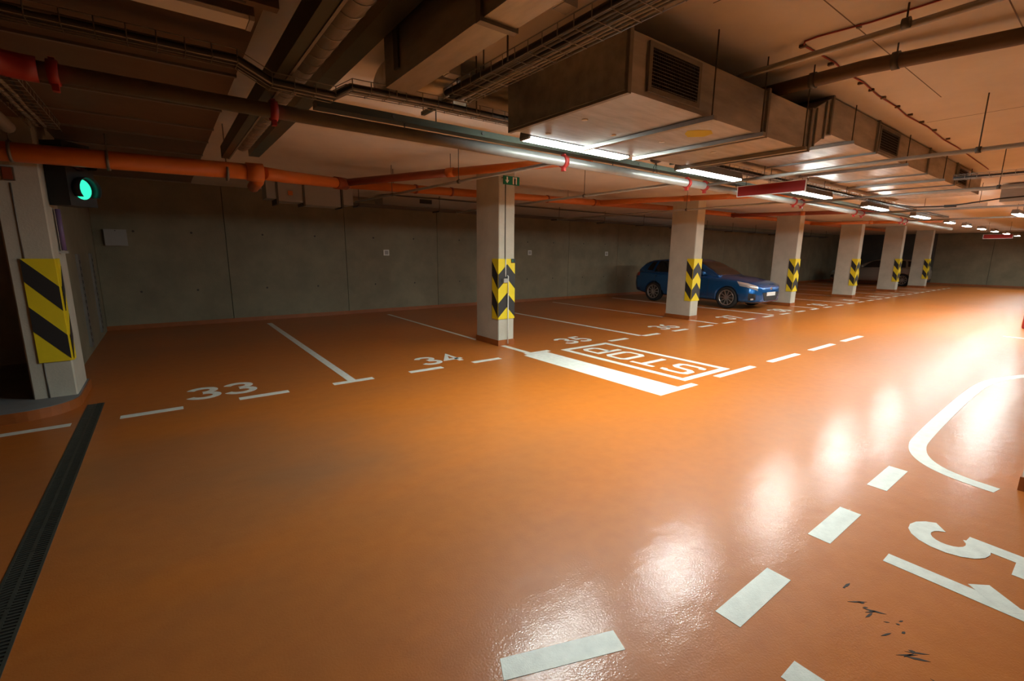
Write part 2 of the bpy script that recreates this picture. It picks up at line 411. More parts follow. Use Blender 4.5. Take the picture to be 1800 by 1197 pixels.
# rubber scuffs on the paint near the 51
for i in range(22):
    t = random.random(); cx = 2.55 - 0.35 * t + random.uniform(-0.06, 0.06); cy = 0.62 - 0.5 * t + random.uniform(-0.05, 0.05)
    a = random.gauss(-0.75, 0.5); ln = random.choice((0.008, 0.012, 0.03, 0.045)); wd = random.uniform(0.003, 0.007)
    d = Vector((math.cos(a), math.sin(a))); n = Vector((-d.y, d.x))
    poly = [d * (-ln) , d * (-ln * .3) - n * wd, d * (ln * .5) - n * wd * .6, d * ln + n * wd * .3, d * (ln * .2) + n * wd, d * (-ln * .6) + n * wd * .5]
    B().prism([(cx + p.x, cy + p.y) for p in poly], 0, 0.0009).build('scuff_mark', 'scuff', floor)

# ------------------------------------------------------------------ drain channel
dr = thing('drain_channel', 'black slotted drain grate running across the floor at lower left', 'drain grate', (-0.72, 3.8, 0))
# its course follows the channel from the kerb towards the camera
def dx(y): return -0.73 + (y - 6.3) * -0.0
for sgn in (-1, 1): box((dx(0) + sgn * 0.068, 0.8, 0.0), (dx(0) + sgn * 0.055, 6.3, 0.004)).build('edge_rail', 'iron', dr)
box((dx(0) - 0.055, 0.8, -0.001), (dx(0) + 0.055, 6.3, 0.0006)).build('channel', 'pit', dr)
y = 0.8
while y < 6.25:
    g = box((dx(0) - 0.008, y, 0.0006), (dx(0) + 0.008, y + 0.495, 0.0036)).build('grate', 'iron', dr)
    bars = B(); yy = y + 0.004
    while yy < y + 0.49:
        bars.hexa([(-0.785, yy, 0.0006), (-0.737, yy + 0.006, 0.0006), (-0.737, yy + 0.017, 0.0006), (-0.785, yy + 0.011, 0.0006), (-0.785, yy, 0.0036), (-0.737, yy + 0.006, 0.0036), (-0.737, yy + 0.017, 0.0036), (-0.785, yy + 0.011, 0.0036)])
        bars.hexa([(-0.723, yy + 0.012, 0.0006), (-0.675, yy + 0.006, 0.0006), (-0.675, yy + 0.017, 0.0006), (-0.723, yy + 0.023, 0.0006), (-0.723, yy + 0.012, 0.0036), (-0.675, yy + 0.006, 0.0036), (-0.675, yy + 0.017, 0.0036), (-0.723, yy + 0.023, 0.0036)])
        yy += 0.024
    bars.build('grate_bars', 'iron', g, kind='stuff'); ORG[g.name] = ORG[dr.name]
    y += 0.5

# ------------------------------------------------------------------ lamps
def lamp(x, y, z, label, lit=True, ln=1.17, group='fluorescent lamps under the cable tray', top=CZ):
    t = thing('ceiling_lamp', label, 'lamp', (x + ln / 2, y, z), group=group)
    # trapezoid housing above, diffuser below
    def trap(wb, wt, z0, z1, x0, x1):
        return B().hexa([(x0, y - wb, z0), (x1, y - wb, z0), (x1, y + wb, z0), (x0, y + wb, z0), (x0, y - wt, z1), (x1, y - wt, z1), (x1, y + wt, z1), (x0, y + wt, z1)])
    trap(0.062, 0.045, z + 0.013, z + 0.085, x, x + ln).build('housing', 'galv_dull', t)
    trap(0.052, 0.056, z, z + 0.013, x + 0.02, x + ln - 0.02).build('diffuser', 'tube_light' if lit else 'tube_off', t)
    for xx in (x, x + ln - 0.018): trap(0.055, 0.06, z - 0.002, z + 0.013, xx, xx + 0.018).build('end_cap', 'grey_box', t)
    for xx in (x + 0.2, x + ln - 0.2): tube([(xx, y, z + 0.085), (xx, y, top)], 0.004, 6).build('hanger_rod', 'dark_metal', t)
    return t
LZ, LY = 2.455, 2.95
LXS = [2.31, 4.33, 7.03, 9.95, 12.95, 15.9, 17.9, 20.0, 22.2, 24.6, 27.2, 30.0, 33.0]  # the final two are extra lamps, added to brighten the end wall
LN = ['nearest lit tube lamp below the front edge of the big ventilation duct',
      'lit tube lamp just left of the hanging red board',
      'lit tube lamp under the right end of the hanging red board',
      'fourth lit tube lamp of the aisle row',
      'fifth lit tube lamp of the aisle row',
      'sixth lit tube lamp of the aisle row, a small bright spot',
      'seventh lit tube lamp of the aisle row, a small bright spot',
      'eighth lit tube lamp of the aisle row, a small bright spot',
      'ninth lit tube lamp of the aisle row, a small bright spot',
      'tenth lit tube lamp of the aisle row, near the far red board',
      'eleventh lit tube lamp of the aisle row, just past the far red board',
      'last but one tube lamp of the row, added to brighten the end wall', 'last tube lamp of the row, added to brighten the end wall']
for i, x in enumerate(LXS): lamp(x, LY + (0.06 if i > 2 else 0), LZ, LN[i], ln=1.17 if i < 5 else 0.66, top=CZ if i <= 2 else 2.57)
lamp(13.6, 1.58, 2.455, 'lit tube lamp at the right edge under the crossing duct', group='tube lamps of the right hand row')
lamp(17.0, 1.58, 2.455, 'farther lit tube lamp of the right hand row', group='tube lamps of the right hand row')
lamp(-0.78, 2.31, 2.5, 'unlit tube lamp below the dark flat duct at upper left', lit=False, top=2.72)

# ------------------------------------------------------------------ cable trays
def tray(label, pts, wd, hgt, cables, x_along=True, step=0.11, group='wire cable trays', rods=()):
    """wire-mesh tray following pts (bottom centre line)"""
    p0 = Vector(pts[0]); t = thing('cable_tray', label, 'cable tray', pts[0], group=group)
    across = Vector((0, 1, 0)) if x_along else Vector((1, 0, 0))
    V = [Vector(p) for p in pts]
    for sgn in (-1, 1):
        for hh in (0.0, hgt):
            tube([p + across * (sgn * wd / 2) + Vector((0, 0, hh)) for p in V], 0.0028, 6).build('rail_wire', 'pipe_galv', t)
    tube([p for p in V], 0.0028, 6).build('rail_wire', 'pipe_galv', t)
    # cross wires
    first = None
    for a, b in zip(V[:-1], V[1:]):
        n = max(1, int((b - a).length / step))
        for i in range(n):
            p = a + (b - a) * (i / n)
            if first is None:
                h = Vector((0, 0, hgt))
                first = tube([p - across * (wd / 2) + h, p - across * (wd / 2) - Vector((0, 0, .004)), p + across * (wd / 2) - Vector((0, 0, .004)), p + across * (wd / 2) + h], 0.0028, 5).build('cross_wire', 'pipe_galv', t); fp = p
            else: dup(first, t, p - fp)
    for k, (off, r, m, wob) in enumerate(cables):
        q = []
        for a, b in zip(V[:-1], V[1:]):
            n = max(1, int((b - a).length / 0.35))
            for i in range(n): q.append(a + (b - a) * (i / n))
        q.append(V[-1])
        q = [p + across * (off + random.uniform(-wob, wob)) + Vector((0, 0, r + 0.003 + random.uniform(0, wob))) for p in q]
        tube(q, r, 7).build('cable', m, t)
    for p in rods: tube([p, (p[0], p[1], CZ)], 0.005, 6).build('hanger_rod', 'dark_metal', t)
    return t
T1 = [(-1.5, 3.05, 2.575), (0.42, 3.05, 2.575), (0.58, 3.05, 2.50), (0.92, 3.05, 2.495), (1.02, 3.05, 2.56), (1.6, 3.05, 2.575), (16.0, 3.05, 2.575)]
tray('wire tray of black cables crossing the upper left and along the aisle lamps', T1, 0.12, 0.06,
     [(-0.045, 0.014, 'cable_black', 0.005), (-0.012, 0.013, 'cable_black', 0.005), (0.018, 0.014, 'cable_black', 0.005), (0.045, 0.012, 'cable_black', 0.004), (-0.03, 0.02, 'cable_grey', 0.003), (0.03, 0.007, 'cable_grey', 0.008)],
     rods=[(1.3, 2.985, 2.575), (1.9, 2.985, 2.575), (3.9, 2.985, 2.575), (6.2, 2.985, 2.575), (9.0, 2.985, 2.575)])
tray('wire tray with thick black cable bundle climbing beside the big duct', [(1.72, 2.95, 2.62), (1.72, -2.0, 2.62)], 0.2, 0.06,
     [(-0.075, 0.02, 'cable_black', 0.008), (-0.035, 0.02, 'cable_black', 0.008), (-0.055, 0.018, 'cable_black', 0.02), (0.0, 0.016, 'cable_black', 0.012), (0.03, 0.008, 'cable_grey', 0.006), (0.06, 0.008, 'cable_grey', 0.006), (0.085, 0.007, 'cable_grey', 0.004)], x_along=False,
     rods=[(1.6, 2.2, 2.62), (1.6, 1.3, 2.62), (1.84, 2.8, 2.62)])
tray('pale wire tray descending above the leftmost column', [(-0.72, 2.4, 2.642), (-0.72, 6.0, 2.642)], 0.2, 0.06,
     [(-0.05, 0.012, 'cable_grey', 0.008), (0.0, 0.012, 'cable_grey', 0.008), (0.05, 0.01, 'cable_black', 0.008)], x_along=False)
tray('thin wire tray crossing the aisle at far right', [(8.45, 1.6, 2.6), (8.45, -3.0, 2.6)], 0.15, 0.05,
     [(-0.04, 0.012, 'cable_black', 0.01), (0.03, 0.012, 'cable_black', 0.01)], x_along=False, rods=[(8.45, 0.9, 2.6)])

# ------------------------------------------------------------------ the big rectangular ventilation duct
d = thing('ventilation_duct', 'big rectangular galvanised air duct with grilles above the aisle', 'duct', (2.06, 2.3, 2.46))
Y0, Y1 = 1.775, 2.82
def sect(x0, x1, z0, z1, z0b=None, z1b=None, name='duct_section'):
    z0b = z0 if z0b is None else z0b; z1b = z1 if z1b is None else z1b
    return B().hexa([(x0, Y0, z0), (x1, Y0, z0b), (x1, Y1, z0b), (x0, Y1, z0), (x0, Y0, z1), (x1, Y0, z1b), (x1, Y1, z1b), (x0, Y1, z1)]).build(name, 'galv', d)
def flange(x, z0, z1):
    e = 0.016
    b = B()
    o = [(Y0 - e, z0 - e), (Y1 + e, z0 - e), (Y1 + e, z1 + e), (Y0 - e, z1 + e)]; i_ = [(Y0 + .002, z0 + .002), (Y1 - .002, z0 + .002), (Y1 - .002, z1 - .002), (Y0 + .002, z1 - .002)]
    vs = [(xx, a, c) for xx in (x - 0.014, x + 0.014) for a, c in o + i_]; fs = []
    for a in range(4):
        c = (a + 1) % 4
        fs += [(8 + a, 8 + c, 12 + c, 12 + a), (a, 4 + a, 4 + c, c), (a, c, 8 + c, 8 + a), (4 + a, 12 + a, 12 + c, 4 + c)]
    return b.add(vs, fs).build('flange', 'galv_dull', d)
zb, zt = 2.46, 2.762
sect(2.06, 2.085, zb, zt, name='end_section'); sect(2.085, 3.62, zb, zt); sect(3.62, 4.36, zb, zt)
for x in (2.085, 3.62, 4.36): flange(x, zb, zt)
sect(4.36, 4.75, zb, zt, 2.645, 2.935, name='sloped_section')
zc, zd = 2.645, 2.935
px = 4.75
for x in (5.95, 7.9, 9.4, 11.2):
    sect(px, x, zc, zd); px = x
for x in (4.75, 5.95, 7.9, 9.4): flange(x, zc, zd)
for x, z in ((4.46, 2.5), (4.64, 2.585)):
    B().hexa([(x - .006, Y0 - .012, z), (x + .006, Y0 - .012, z), (x + .006, Y0, z), (x - .006, Y0, z), (x - .006, Y0 - .012, z + .3), (x + .006, Y0 - .012, z + .3), (x + .006, Y0, z + .3), (x - .006, Y0, z + .3)]).build('stiffener', 'galv_dull', d)
def grille(x0, x1, z0, z1, vert, nb):
    g = thing_part('grille', d)
    yf = Y0 - 0.014; bd = 0.028
    b = B()
    o = [(x0 - bd, z0 - bd), (x1 + bd, z0 - bd), (x1 + bd, z1 + bd), (x0 - bd, z1 + bd)]; i_ = [(x0, z0), (x1, z0), (x1, z1), (x0, z1)]
    vs = [(a, yy, c) for yy in (yf, Y0) for a, c in o + i_]; fs = []
    for a in range(4):
        c = (a + 1) % 4
        fs += [(a, 4 + a, 4 + c, c), (8 + a, 8 + c, 12 + c, 12 + a), (a, c, 8 + c, 8 + a), (4 + a, 12 + a, 12 + c, 4 + c)]
    b.add(vs, fs).build('grille_frame', 'galv_dull', g)
    box((x0, Y0 - 0.002, z0), (x1, Y0 - 0.0005, z1)).build('grille_back', 'pit', g)
    f0 = None
    for i in range(nb):
        z = z0 + (i + 0.5) * (z1 - z0) / nb
        if f0 is None: f0 = B().hexa([(x0, yf + .001, z - .004), (x1, yf + .001, z - .004), (x1, yf + .009, z + .001), (x0, yf + .009, z + .001), (x0, yf + .001, z - .001), (x1, yf + .001, z - .001), (x1, yf + .009, z + .004), (x0, yf + .009, z + .004)]).build('blade', 'galv_dull', g); fz = z
        else: dup(f0, g, (0, 0, z - fz))
    v0 = None
    for i in range(vert):
        x = x0 + (i + 0.5) * (x1 - x0) / vert
        if v0 is None: v0 = box((x - .0025, yf + .0095, z0), (x + .0025, yf + .0125, z1)).build('upright_blade', 'dark_metal', g); vx = x
        else: dup(v0, g, (x - vx, 0, 0))
def thing_part(name, parent):
    o = bpy.data.objects.new(name, None); o.empty_display_size = 0.05
    put(o, parent); ORG[o.name] = ORG[parent.name]
    return o
grille(2.27, 2.72, 2.515, 2.715, 26, 11)
grille(6.03, 6.62, 2.69, 2.89, 0, 8)
grille(9.55, 10.1, 2.69, 2.89, 0, 7)
for x, z in ((2.86, zb), (3.5, zb), (4.2, zb), (5.2, zc), (6.9, zc), (8.6, zc), (10.2, zc)):
    rl = box((x - 0.02, Y0 - 0.06, z - 0.03), (x + 0.02, Y1 + 0.04, z - 0.002)).build('support_rail', 'pipe_galv', d)
    for yy in (Y0 - 0.035, Y1 + 0.025): tube([(x, yy, z - 0.03), (x, yy, CZ)], 0.005, 6).build('hanger_rod', 'dark_metal', d)
for x, y, z in ((2.75, 2.45, zb), (2.35, 2.72, zb), (3.2, 2.35, zb), (3.85, 2.3, zb), (2.3, 2.3, zb)):
    tube([(x, y, z), (x, y, z - 0.004)], 0.022, 10).build('rivet_cap', 'white_plastic', d)
box((2.20, Y1, zb + 0.01), (2.205, Y1 + 0.001, zb + 0.02)).build('seam_clip', 'galv_dull', d)

# ------------------------------------------------------------------ other ducts in the upper left
t = thing('oval_duct', 'flat oval galvanised duct lying behind the cable tray', 'duct', (1.35, 3.3, 2.7))
prof = [(3.26 + 0.255 * math.cos(2 * math.pi * k / 20), 2.785 + 0.10 * math.sin(2 * math.pi * k / 20)) for k in range(20)]
B().add([(x, y, z) for x in (1.35, 1.95) for y, z in prof], [tuple(range(19, -1, -1)), tuple(range(20, 40))] + [(k, (k + 1) % 20, 20 + (k + 1) % 20, 20 + k) for k in range(20)], True).build('duct_section', 'galv', t)
B().add([(x, y, z) for x in (1.95, 12.0) for y, z in prof], [tuple(range(19, -1, -1)), tuple(range(20, 40))] + [(k, (k + 1) % 20, 20 + (k + 1) % 20, 20 + k) for k in range(20)], True).build('duct_section', 'galv', t)
for x in (1.75, 2.6, 5.0, 7.5):
    box((x - .015, 2.985, 2.655), (x + .015, 3.535, 2.68)).build('support_rail', 'olive_metal', t)
    for yy in (2.995, 3.526): tube([(x, yy, 2.66), (x, yy, CZ)], 0.004, 6).build('hanger_rod', 'dark_metal', t)
t = thing('deep_duct', 'deep narrow rectangular duct running overhead left of the black cable tray', 'duct', (1.24, 0.5, 2.55))
box((1.156, 1.80, 2.55), (1.325, 2.81, 2.93)).build('duct_section', 'galv_y', t)
box((1.156, -2.0, 2.55), (1.325, 1.76, 2.93)).build('duct_section', 'galv_y', t)
box((1.142, 1.762, 2.536), (1.339, 1.798, 2.94)).build('flange', 'galv_dull', t)
box((1.145, 2.60, 2.60), (1.156, 2.66, 2.80)).build('bracket', 'dark_metal', t)
t = thing('slim_duct', 'dark slim flat duct running straight away under the slab', 'duct', (1.08, 3, 2.8))
box((1.02, -2, 2.80), (1.14, 3.6, 2.90)).build('duct_section', 'olive_metal', t)
box((1.02, 3.602, 2.80), (1.14, 7.1, 2.90)).build('duct_section', 'olive_metal', t)
for y in (1.6, 5.2): tube([(1.08, y, 2.9), (1.08, y, CZ)], 0.005, 6).build('hanger_rod', 'dark_metal', t)
t = thing('cable_trunking', 'dark greenish square trunking catching the green signal glow', 'duct', (0.65, 3, 2.58))
box((0.613, -2, 2.58), (0.685, 6.1, 2.70)).build('trunking', 'olive_metal', t)
box((0.675, -2, 2.574), (0.69, 6.1, 2.58)).build('edge_strip', 'galv_dull', t)
t = thing('spiral_duct', 'round spiral wound duct with bright seam rings beside the dark trunking', 'duct', (0.794, 2, 2.64))
tube([(0.794, -2, 2.72), (0.794, 5.9, 2.72)], 0.08, 20).build('round_duct', 'galv_y', t)
r1 = tube([(0.794, -1.9, 2.72), (0.794, -1.89, 2.72)], 0.0835, 20).build('seam_ring', 'pipe_galv', t)
y = -1.9
while y < 5.7:
    y += 0.14; dup(r1, t, (0, y + 1.9, 0))
t = thing('flat_wide_duct', 'wide dark flat duct covering the ceiling at upper left', 'duct', (-0.5, 4, 2.72))
ysec = [-2, -0.8, 0.4, 1.5, 2.6, 3.7, 4.65, 5.4, 6.05, 6.9, 7.8, 8.8, 9.8]
for a, b_ in zip(ysec[:-1], ysec[1:]):
    xl_ = -1.6 if a < 6 else -0.78
    box((xl_, a + 0.012, 2.72), (0.50, b_ - 0.012, 2.86)).build('duct_section', 'dark_metal_brown' if 'dark_metal_brown' in MATS else 'brown_pipe', t)
    box((xl_ - 0.02 if b_ < 6 else -0.78, b_ - 0.012, 2.705), (0.503, b_ + 0.012, 2.87)).build('flange', 'galv_dull', t)

# ------------------------------------------------------------------ sprinkler main, couplings and branches
t = thing('sprinkler_main', 'long galvanised sprinkler pipe with red clamps above the bay edge', 'pipe', (-0.4, 3.53, 2.5))
PY, PZ = 3.53, 2.5
tube([(-0.42, PY, PZ), (20.0, PY + 0.12, PZ - 0.03)], 0.046, 16).build('pipe', 'pipe_galv', t)
tube([(-0.62, 3.40, PZ), (-0.62, 0.5, PZ)], 0.06, 16).build('pipe', 'brown_pipe', t)
el = [(-0.42, PY, PZ)] + [(-0.42 - 0.2 * math.sin(R(a)), PY - 0.13 + 0.13 * math.cos(R(a)), PZ) for a in (15, 30, 45, 60, 75, 90)]
tube(el, 0.062, 16).build('elbow', 'red', t)
def coupling(parent, x, y, z, r=0.062, axis='x'):
    c = tube([(x - 0.022, y, z), (x + 0.022, y, z)], r, 14).build('coupling', 'red', parent)
    box((x - 0.014, y - 0.02, z - r - 0.03), (x + 0.014, y + 0.02, z - r + 0.012)).build('coupling_lug', 'red', parent)
    box((x - 0.012, y - 0.018, z + r - 0.012), (x + 0.012, y + 0.018, z + r + 0.008)).build('coupling_lug', 'red', parent)
for x in (-0.36, 0.675, 3.28, 5.42, 5.83, 8.55, 8.85, 11.4, 11.85, 14.6, 15.0): coupling(t, x, PY + 0.12 * max(0, x) / 20, PZ - 0.03 * max(0, x) / 20)
for x in (1.6, 4.0, 6.6, 9.5, 12.5): tube([(x, PY + 0.02, PZ + 0.04), (x, PY + 0.02, 2.574)], 0.005, 6).build('hanger_rod', 'dark_metal', t)
t = thing('cable_channel', 'dark flat cable channel running just above the sprinkler pipe', 'cable channel', (0.95, 3.56, 2.575))
box((0.95, 3.52, 2.575), (16, 3.63, 2.625)).build('channel', 'olive_metal', t)
for x in (1.9, 3.9, 6.3, 9.0, 12.0): tube([(x, 3.6, 2.625), (x, 3.6, CZ)], 0.005, 6).build('hanger_rod', 'dark_metal', t)
for x in (1.5, 2.3, 3.2, 4.4, 5.8): tube([(x, 3.51, 2.6), (x, 3.522, 2.6)], 0.012, 8).build('bolt', 'dark_metal', t)
def branch(label, pts, r=0.019, rods=(), m='pipe_galv', name='sprinkler_branch', group='sprinkler branch pipes'):
    q = thing(name, label, 'pipe', pts[0], group=group)
    tube(pts, r, 12).build('pipe', m, q)
    for p in rods:
        tube([(p[0], p[1], p[2] + r), (p[0], p[1], CZ)], 0.005, 6).build('hanger_rod', 'dark_metal', q)
        tube([Vector(p) - Vector((0, 0.018, 0)) if abs(pts[0][0] - pts[-1][0]) < abs(pts[0][1] - pts[-1][1]) else Vector(p) - Vector((0.018, 0, 0)),
              Vector(p) + Vector((0, 0.018, 0)) if abs(pts[0][0] - pts[-1][0]) < abs(pts[0][1] - pts[-1][1]) else Vector(p) + Vector((0.018, 0, 0))], r + 0.008, 12).build('pipe_clip', 'dark_metal', q)
    return q
branch('thin branch pipe passing just over the hanging red board', [(5.83, 3.58, 2.5), (5.66, 1.6, 2.5), (5.66, -4, 2.5)], rods=[(5.66, 0.95, 2.5), (5.66, -0.4, 2.5)])
branch('thin branch pipe reaching right from the third tube lamp', [(8.85, 3.6, 2.49), (8.68, 1.6, 2.49), (8.68, -4, 2.49)], rods=[(8.68, 1.2, 2.49)])
branch('thin branch pipe reaching right from the fourth tube lamp', [(11.85, 3.62, 2.48), (11.8, -4, 2.48)], rods=[(11.8, 1.2, 2.48)])
branch('thin branch pipe reaching right from the fifth tube lamp', [(15.0, 3.64, 2.48), (15.0, -4, 2.48)])
branch('thin grey branch pipe slanting past the top of the exit sign column', [(3.28, 3.56, 2.5), (2.95, 8.8, 2.5)], rods=[(3.16, 5.4, 2.5), (3.04, 7.3, 2.5)])
branch('thin grey branch pipe running back above the blue car bay', [(5.42, 3.58, 2.5), (5.5, 9.5, 2.5)], rods=[(5.45, 5.4, 2.5)])
branch('thin grey branch pipe running back beyond the red board', [(8.55, 3.6, 2.49), (8.6, 9.5, 2.49)], rods=[(8.57, 5.6, 2.49)])
branch('thick dark brown pipe crossing the ceiling at upper right', [(3.9, 2.8, 2.845), (3.9, 1.3, 2.845), (4.06, 0.6, 2.845), (4.3, -4, 2.845)], r=0.047, m='brown_pipe', name='drain_pipe', group='pipes at upper right',
       rods=[(3.9, 1.6, 2.845), (3.93, 1.13, 2.845), (4.12, 0.2, 2.845)])
branch('thin grey pipe parallel to the brown pipe at upper right', [(3.44, 2.5, 2.85), (3.44, 1.9, 2.85), (3.3, -4, 2.85)], r=0.02, name='thin_pipe', group='pipes at upper right', rods=[(3.375, 0.95, 2.85)])
branch('thin pipe crossing the aisle below the second duct grille', [(9.9, 2.2, 2.6), (9.95, -4, 2.6)], r=0.02, name='thin_pipe', group='pipes at upper right', rods=[(9.94, 1.1, 2.6)])
q = tube([(3.45, -2.0, CZ - .008), (3.45, 0.83, CZ - .008), (3.45, 1.14, CZ - .008), (3.41, 1.40, CZ - .008), (3.42, 1.48, CZ - .008), (3.48, 1.51, CZ - .008), (3.7, 1.5, CZ - .008), (3.95, 1.49, CZ - .008), (4.2, 1.515, CZ - .008), (4.55, 1.5, CZ - .008), (5.0, 1.53, CZ - .008), (5.5, 1.525, CZ - .008), (5.9, 1.55, CZ - .008), (6.6, 1.53, CZ - .008), (7.4, 1.56, CZ - .008), (8.1, 1.55, CZ - .008), (10.4, 1.59, CZ - .008)], 0.0055, 6)
t = thing('ceiling_cable', 'thin red cable clipped in a bend to the ceiling at upper right', 'cable', (3.45, 1.5, CZ - 0.008))
q.build('cable', 'cable_red', t)
for x in (3.48, 3.7, 3.95, 4.2, 4.55, 4.8, 5.1, 5.5, 5.9, 6.3, 6.8, 7.4): box((x - .012, 1.50, CZ - .018), (x + .012, 1.535, CZ)).build('cable_clip', 'brown_pipe', t)
for y in (0.4, 0.75, 1.2): box((3.44, y - .012, CZ - .018), (3.462, y + .012, CZ)).build('cable_clip', 'brown_pipe', t)

# ------------------------------------------------------------------ orange drain pipes
t = thing('orange_drain_pipe', 'long orange plastic drain pipe crossing in front of the leftmost column', 'pipe', (-1.6, 6.2, 2.4))
tube([(-2.4, 6.18, 2.425), (0.92, 6.18, 2.475)], 0.085, 18).build('pipe', 'orange_pvc', t)
tube([(-1.19, 6.18, 2.44), (-1.19, 6.18, 2.80)], 0.085, 16).build('riser', 'rust_pvc', t)
tube([(0.85, 6.18, 2.474), (1.02, 6.18, 2.477)], 0.1, 18).build('socket', 'orange_pvc', t)
tube([(0.95, 6.2, 2.475), (1.04, 6.7, 2.45), (1.04, 7.1, 2.42)], 0.07, 14).build('side_branch', 'orange_pvc', t)
for x in (-0.34, 0.66, -1.0):
    tube([(x - .012, 6.18, 2.45), (x + .012, 6.18, 2.45)], 0.094, 18).build('pipe_clip', 'galv_dull', t)
    tube([(x, 6.18, 2.54), (x, 6.18, 2.70 if x == -0.34 else CZ)], 0.006, 6).build('hanger_rod', 'galv_dull', t)
t = thing('orange_main_pipe', 'thinner orange drain pipe running on behind the columns', 'pipe', (1.0, 6.4, 2.5))
tube([(1.02, 6.2, 2.478), (1.35, 6.55, 2.51), (2.2, 7.45, 2.62), (2.45, 7.62, 2.64)], 0.075, 16).build('pipe', 'orange_pvc', t)
tube([(2.2, 7.45, 2.62), (2.4, 7.6, 2.635)], 0.09, 16).build('socket', 'rust_pvc', t)
tube([(2.40, 7.62, 2.64), (10.7, 7.62, 2.80)], 0.068, 16).build('pipe', 'orange_pvc', t)
tube([(10.7, 7.62, 2.80), (30, 7.62, 2.86)], 0.066, 16).build('pipe', 'orange_pvc', t)
for x in (3.6, 4.3, 6.6, 8.0, 11.8, 14.2): tube([(x - .02, 7.62, 2.64 + (x - 2.4) * 0.0193 if x < 10.7 else 2.805), (x + .02, 7.62, 2.64 + (x - 2.4) * 0.0193 if x < 10.7 else 2.805)], 0.078, 16).build('socket', 'rust_pvc', t)
for x in (3.2, 5.6, 7.2, 9.4, 12.6): tube([(x, 7.62, 2.7 if x < 5 else 2.78), (x, 7.62, CZ)], 0.004, 6).build('hanger_rod', 'dark_metal', t)
RB = ['dark red branch pipe slanting across the top of the exit sign column', 'orange branch pipe slanting across the top of the column before the blue car', 'dark orange branch pipe slanting past the column beyond the blue car', 'farthest slanting orange branch pipe']
for i in range(4):
    o = 5.75 * i; dz = (0.0, 0.1, 0.12, 0.13)[i]
    q = thing('orange_branch_pipe', RB[i], 'pipe', (2.4 + o, 7.6, 2.65 + dz), group='slanting drain branches')
    a, m_, b_ = (2.42 + o, 7.56, 2.655 + dz), (3.35 + o, 5.95, 2.70 + dz * .8), (4.35 + o, 4.2, 2.74 + dz * .6)
    if i == 0: a = (2.42, 7.56, 2.655)
    tube([a, m_], 0.055, 14).build('pipe', 'rust_pvc' if i in (0, 2) else 'orange_pvc', q)
    tube([m_, b_], 0.055, 14).build('pipe', 'orange_pvc' if i == 0 else 'rust_pvc' if i == 2 else 'orange_pvc', q)
    tube([Vector(m_) + (Vector(m_) - Vector(a)) * -0.03, Vector(m_) + (Vector(b_) - Vector(m_)) * 0.03], 0.064, 14).build('socket', 'orange_pvc', q)
    tube([(m_[0], m_[1], m_[2]), (m_[0], m_[1], CZ)], 0.005, 6).build('hanger_rod', 'galv_dull', q)

# ------------------------------------------------------------------ services along the back wall
t = thing('air_handling_box', 'pale grey duct boxes hanging near the back wall below the orange pipe', 'duct', (2.4, 10, 2.5))
for x0, x1, z0 in ((1.65, 1.82, 2.56), (1.84, 2.28, 2.52), (2.32, 3.0, 2.48), (3.05, 3.25, 2.53)):
    box((x0, 9.85, z0), (x1, 10.3, 2.9)).build('duct_section', 'grey_box', t)
for x in (1.83, 2.3, 3.03): box((x - .018, 9.83, 2.46), (x + .018, 10.32, 2.92)).build('flange', 'dark_metal', t)
box((2.02, 9.83, 2.64), (2.10, 9.85, 2.72)).build('actuator', 'orange_pvc', t)
t = thing('wall_duct', 'low grey duct with a small dark grille along the back wall top', 'duct', (5.6, 11.0, 2.66))
box((4.3, 10.9, 2.70), (7.6, 11.4, 2.92)).build('duct_section', 'grey_box', t)
box((7.62, 10.9, 2.70), (16.0, 11.4, 2.92)).build('duct_section', 'grey_box', t)
gp = thing_part('grille', t)
box((5.25, 10.892, 2.79), (5.58, 10.9, 2.89)).build('grille_back', 'pit', gp)
for k in range(4): box((5.25, 10.888, 2.80 + k * .024), (5.58, 10.892, 2.808 + k * .024)).build('blade', 'dark_metal', gp)
t = thing('wall_cable_tray', 'dark cable tray on brackets along the top of the back wall', 'cable tray', (3.3, 10.7, 2.66))
for y in (10.55, 10.8): box((3.3, y - .012, 2.60), (30, y + .012, 2.66)).build('side_rail', 'dark_metal', t)
for k in range(14):
    x = 3.6 + 2.0 * k
    box((x - .03, 10.5, 2.575), (x + .03, 10.85, 2.60)).build('bracket', 'dark_metal', t)
    tube([(x, 10.52, 2.58), (x, 10.52, CZ)], 0.008, 6).build('hanger_rod', 'dark_metal', t)
for i, (xa, z, lb) in enumerate(((4.79 * .996, 1.574, 'pale square plate on the back wall left of the exit sign column'), (9.68, 1.61, 'pale square plate on the back wall between the two nearest full columns'), (13.4, 1.6, 'small pale plate on the back wall above the blue car roof'))):
    o = thing('wall_plate', lb, 'wall plate', (xa, 11.995, z), group='plates on the back wall')
    box((xa - .075, 11.985, z - .075), (xa + .075, 11.9995, z + .075)).build('plate', 'white_plastic', o)
    box((xa - .05, 11.981, z - .05), (xa + .05, 11.985, z + .05)).build('print', 'grey_box', o)
t = thing('junction_box', 'pale grey electrical box on the dark back wall at left', 'electrical box', (-0.705, 11.95, 1.66))
box((-0.87, 11.90, 1.67), (-0.54, 11.9995, 1.97)).build('body', 'grey_box', t)
box((-0.875, 11.89, 1.665), (-0.535, 11.90, 1.975)).build('lid', 'grey_box', t)
tube([(-0.705, 11.888, 1.95), (-0.705, 11.892, 1.95)], 0.01, 8).build('screw', 'dark_metal', t)
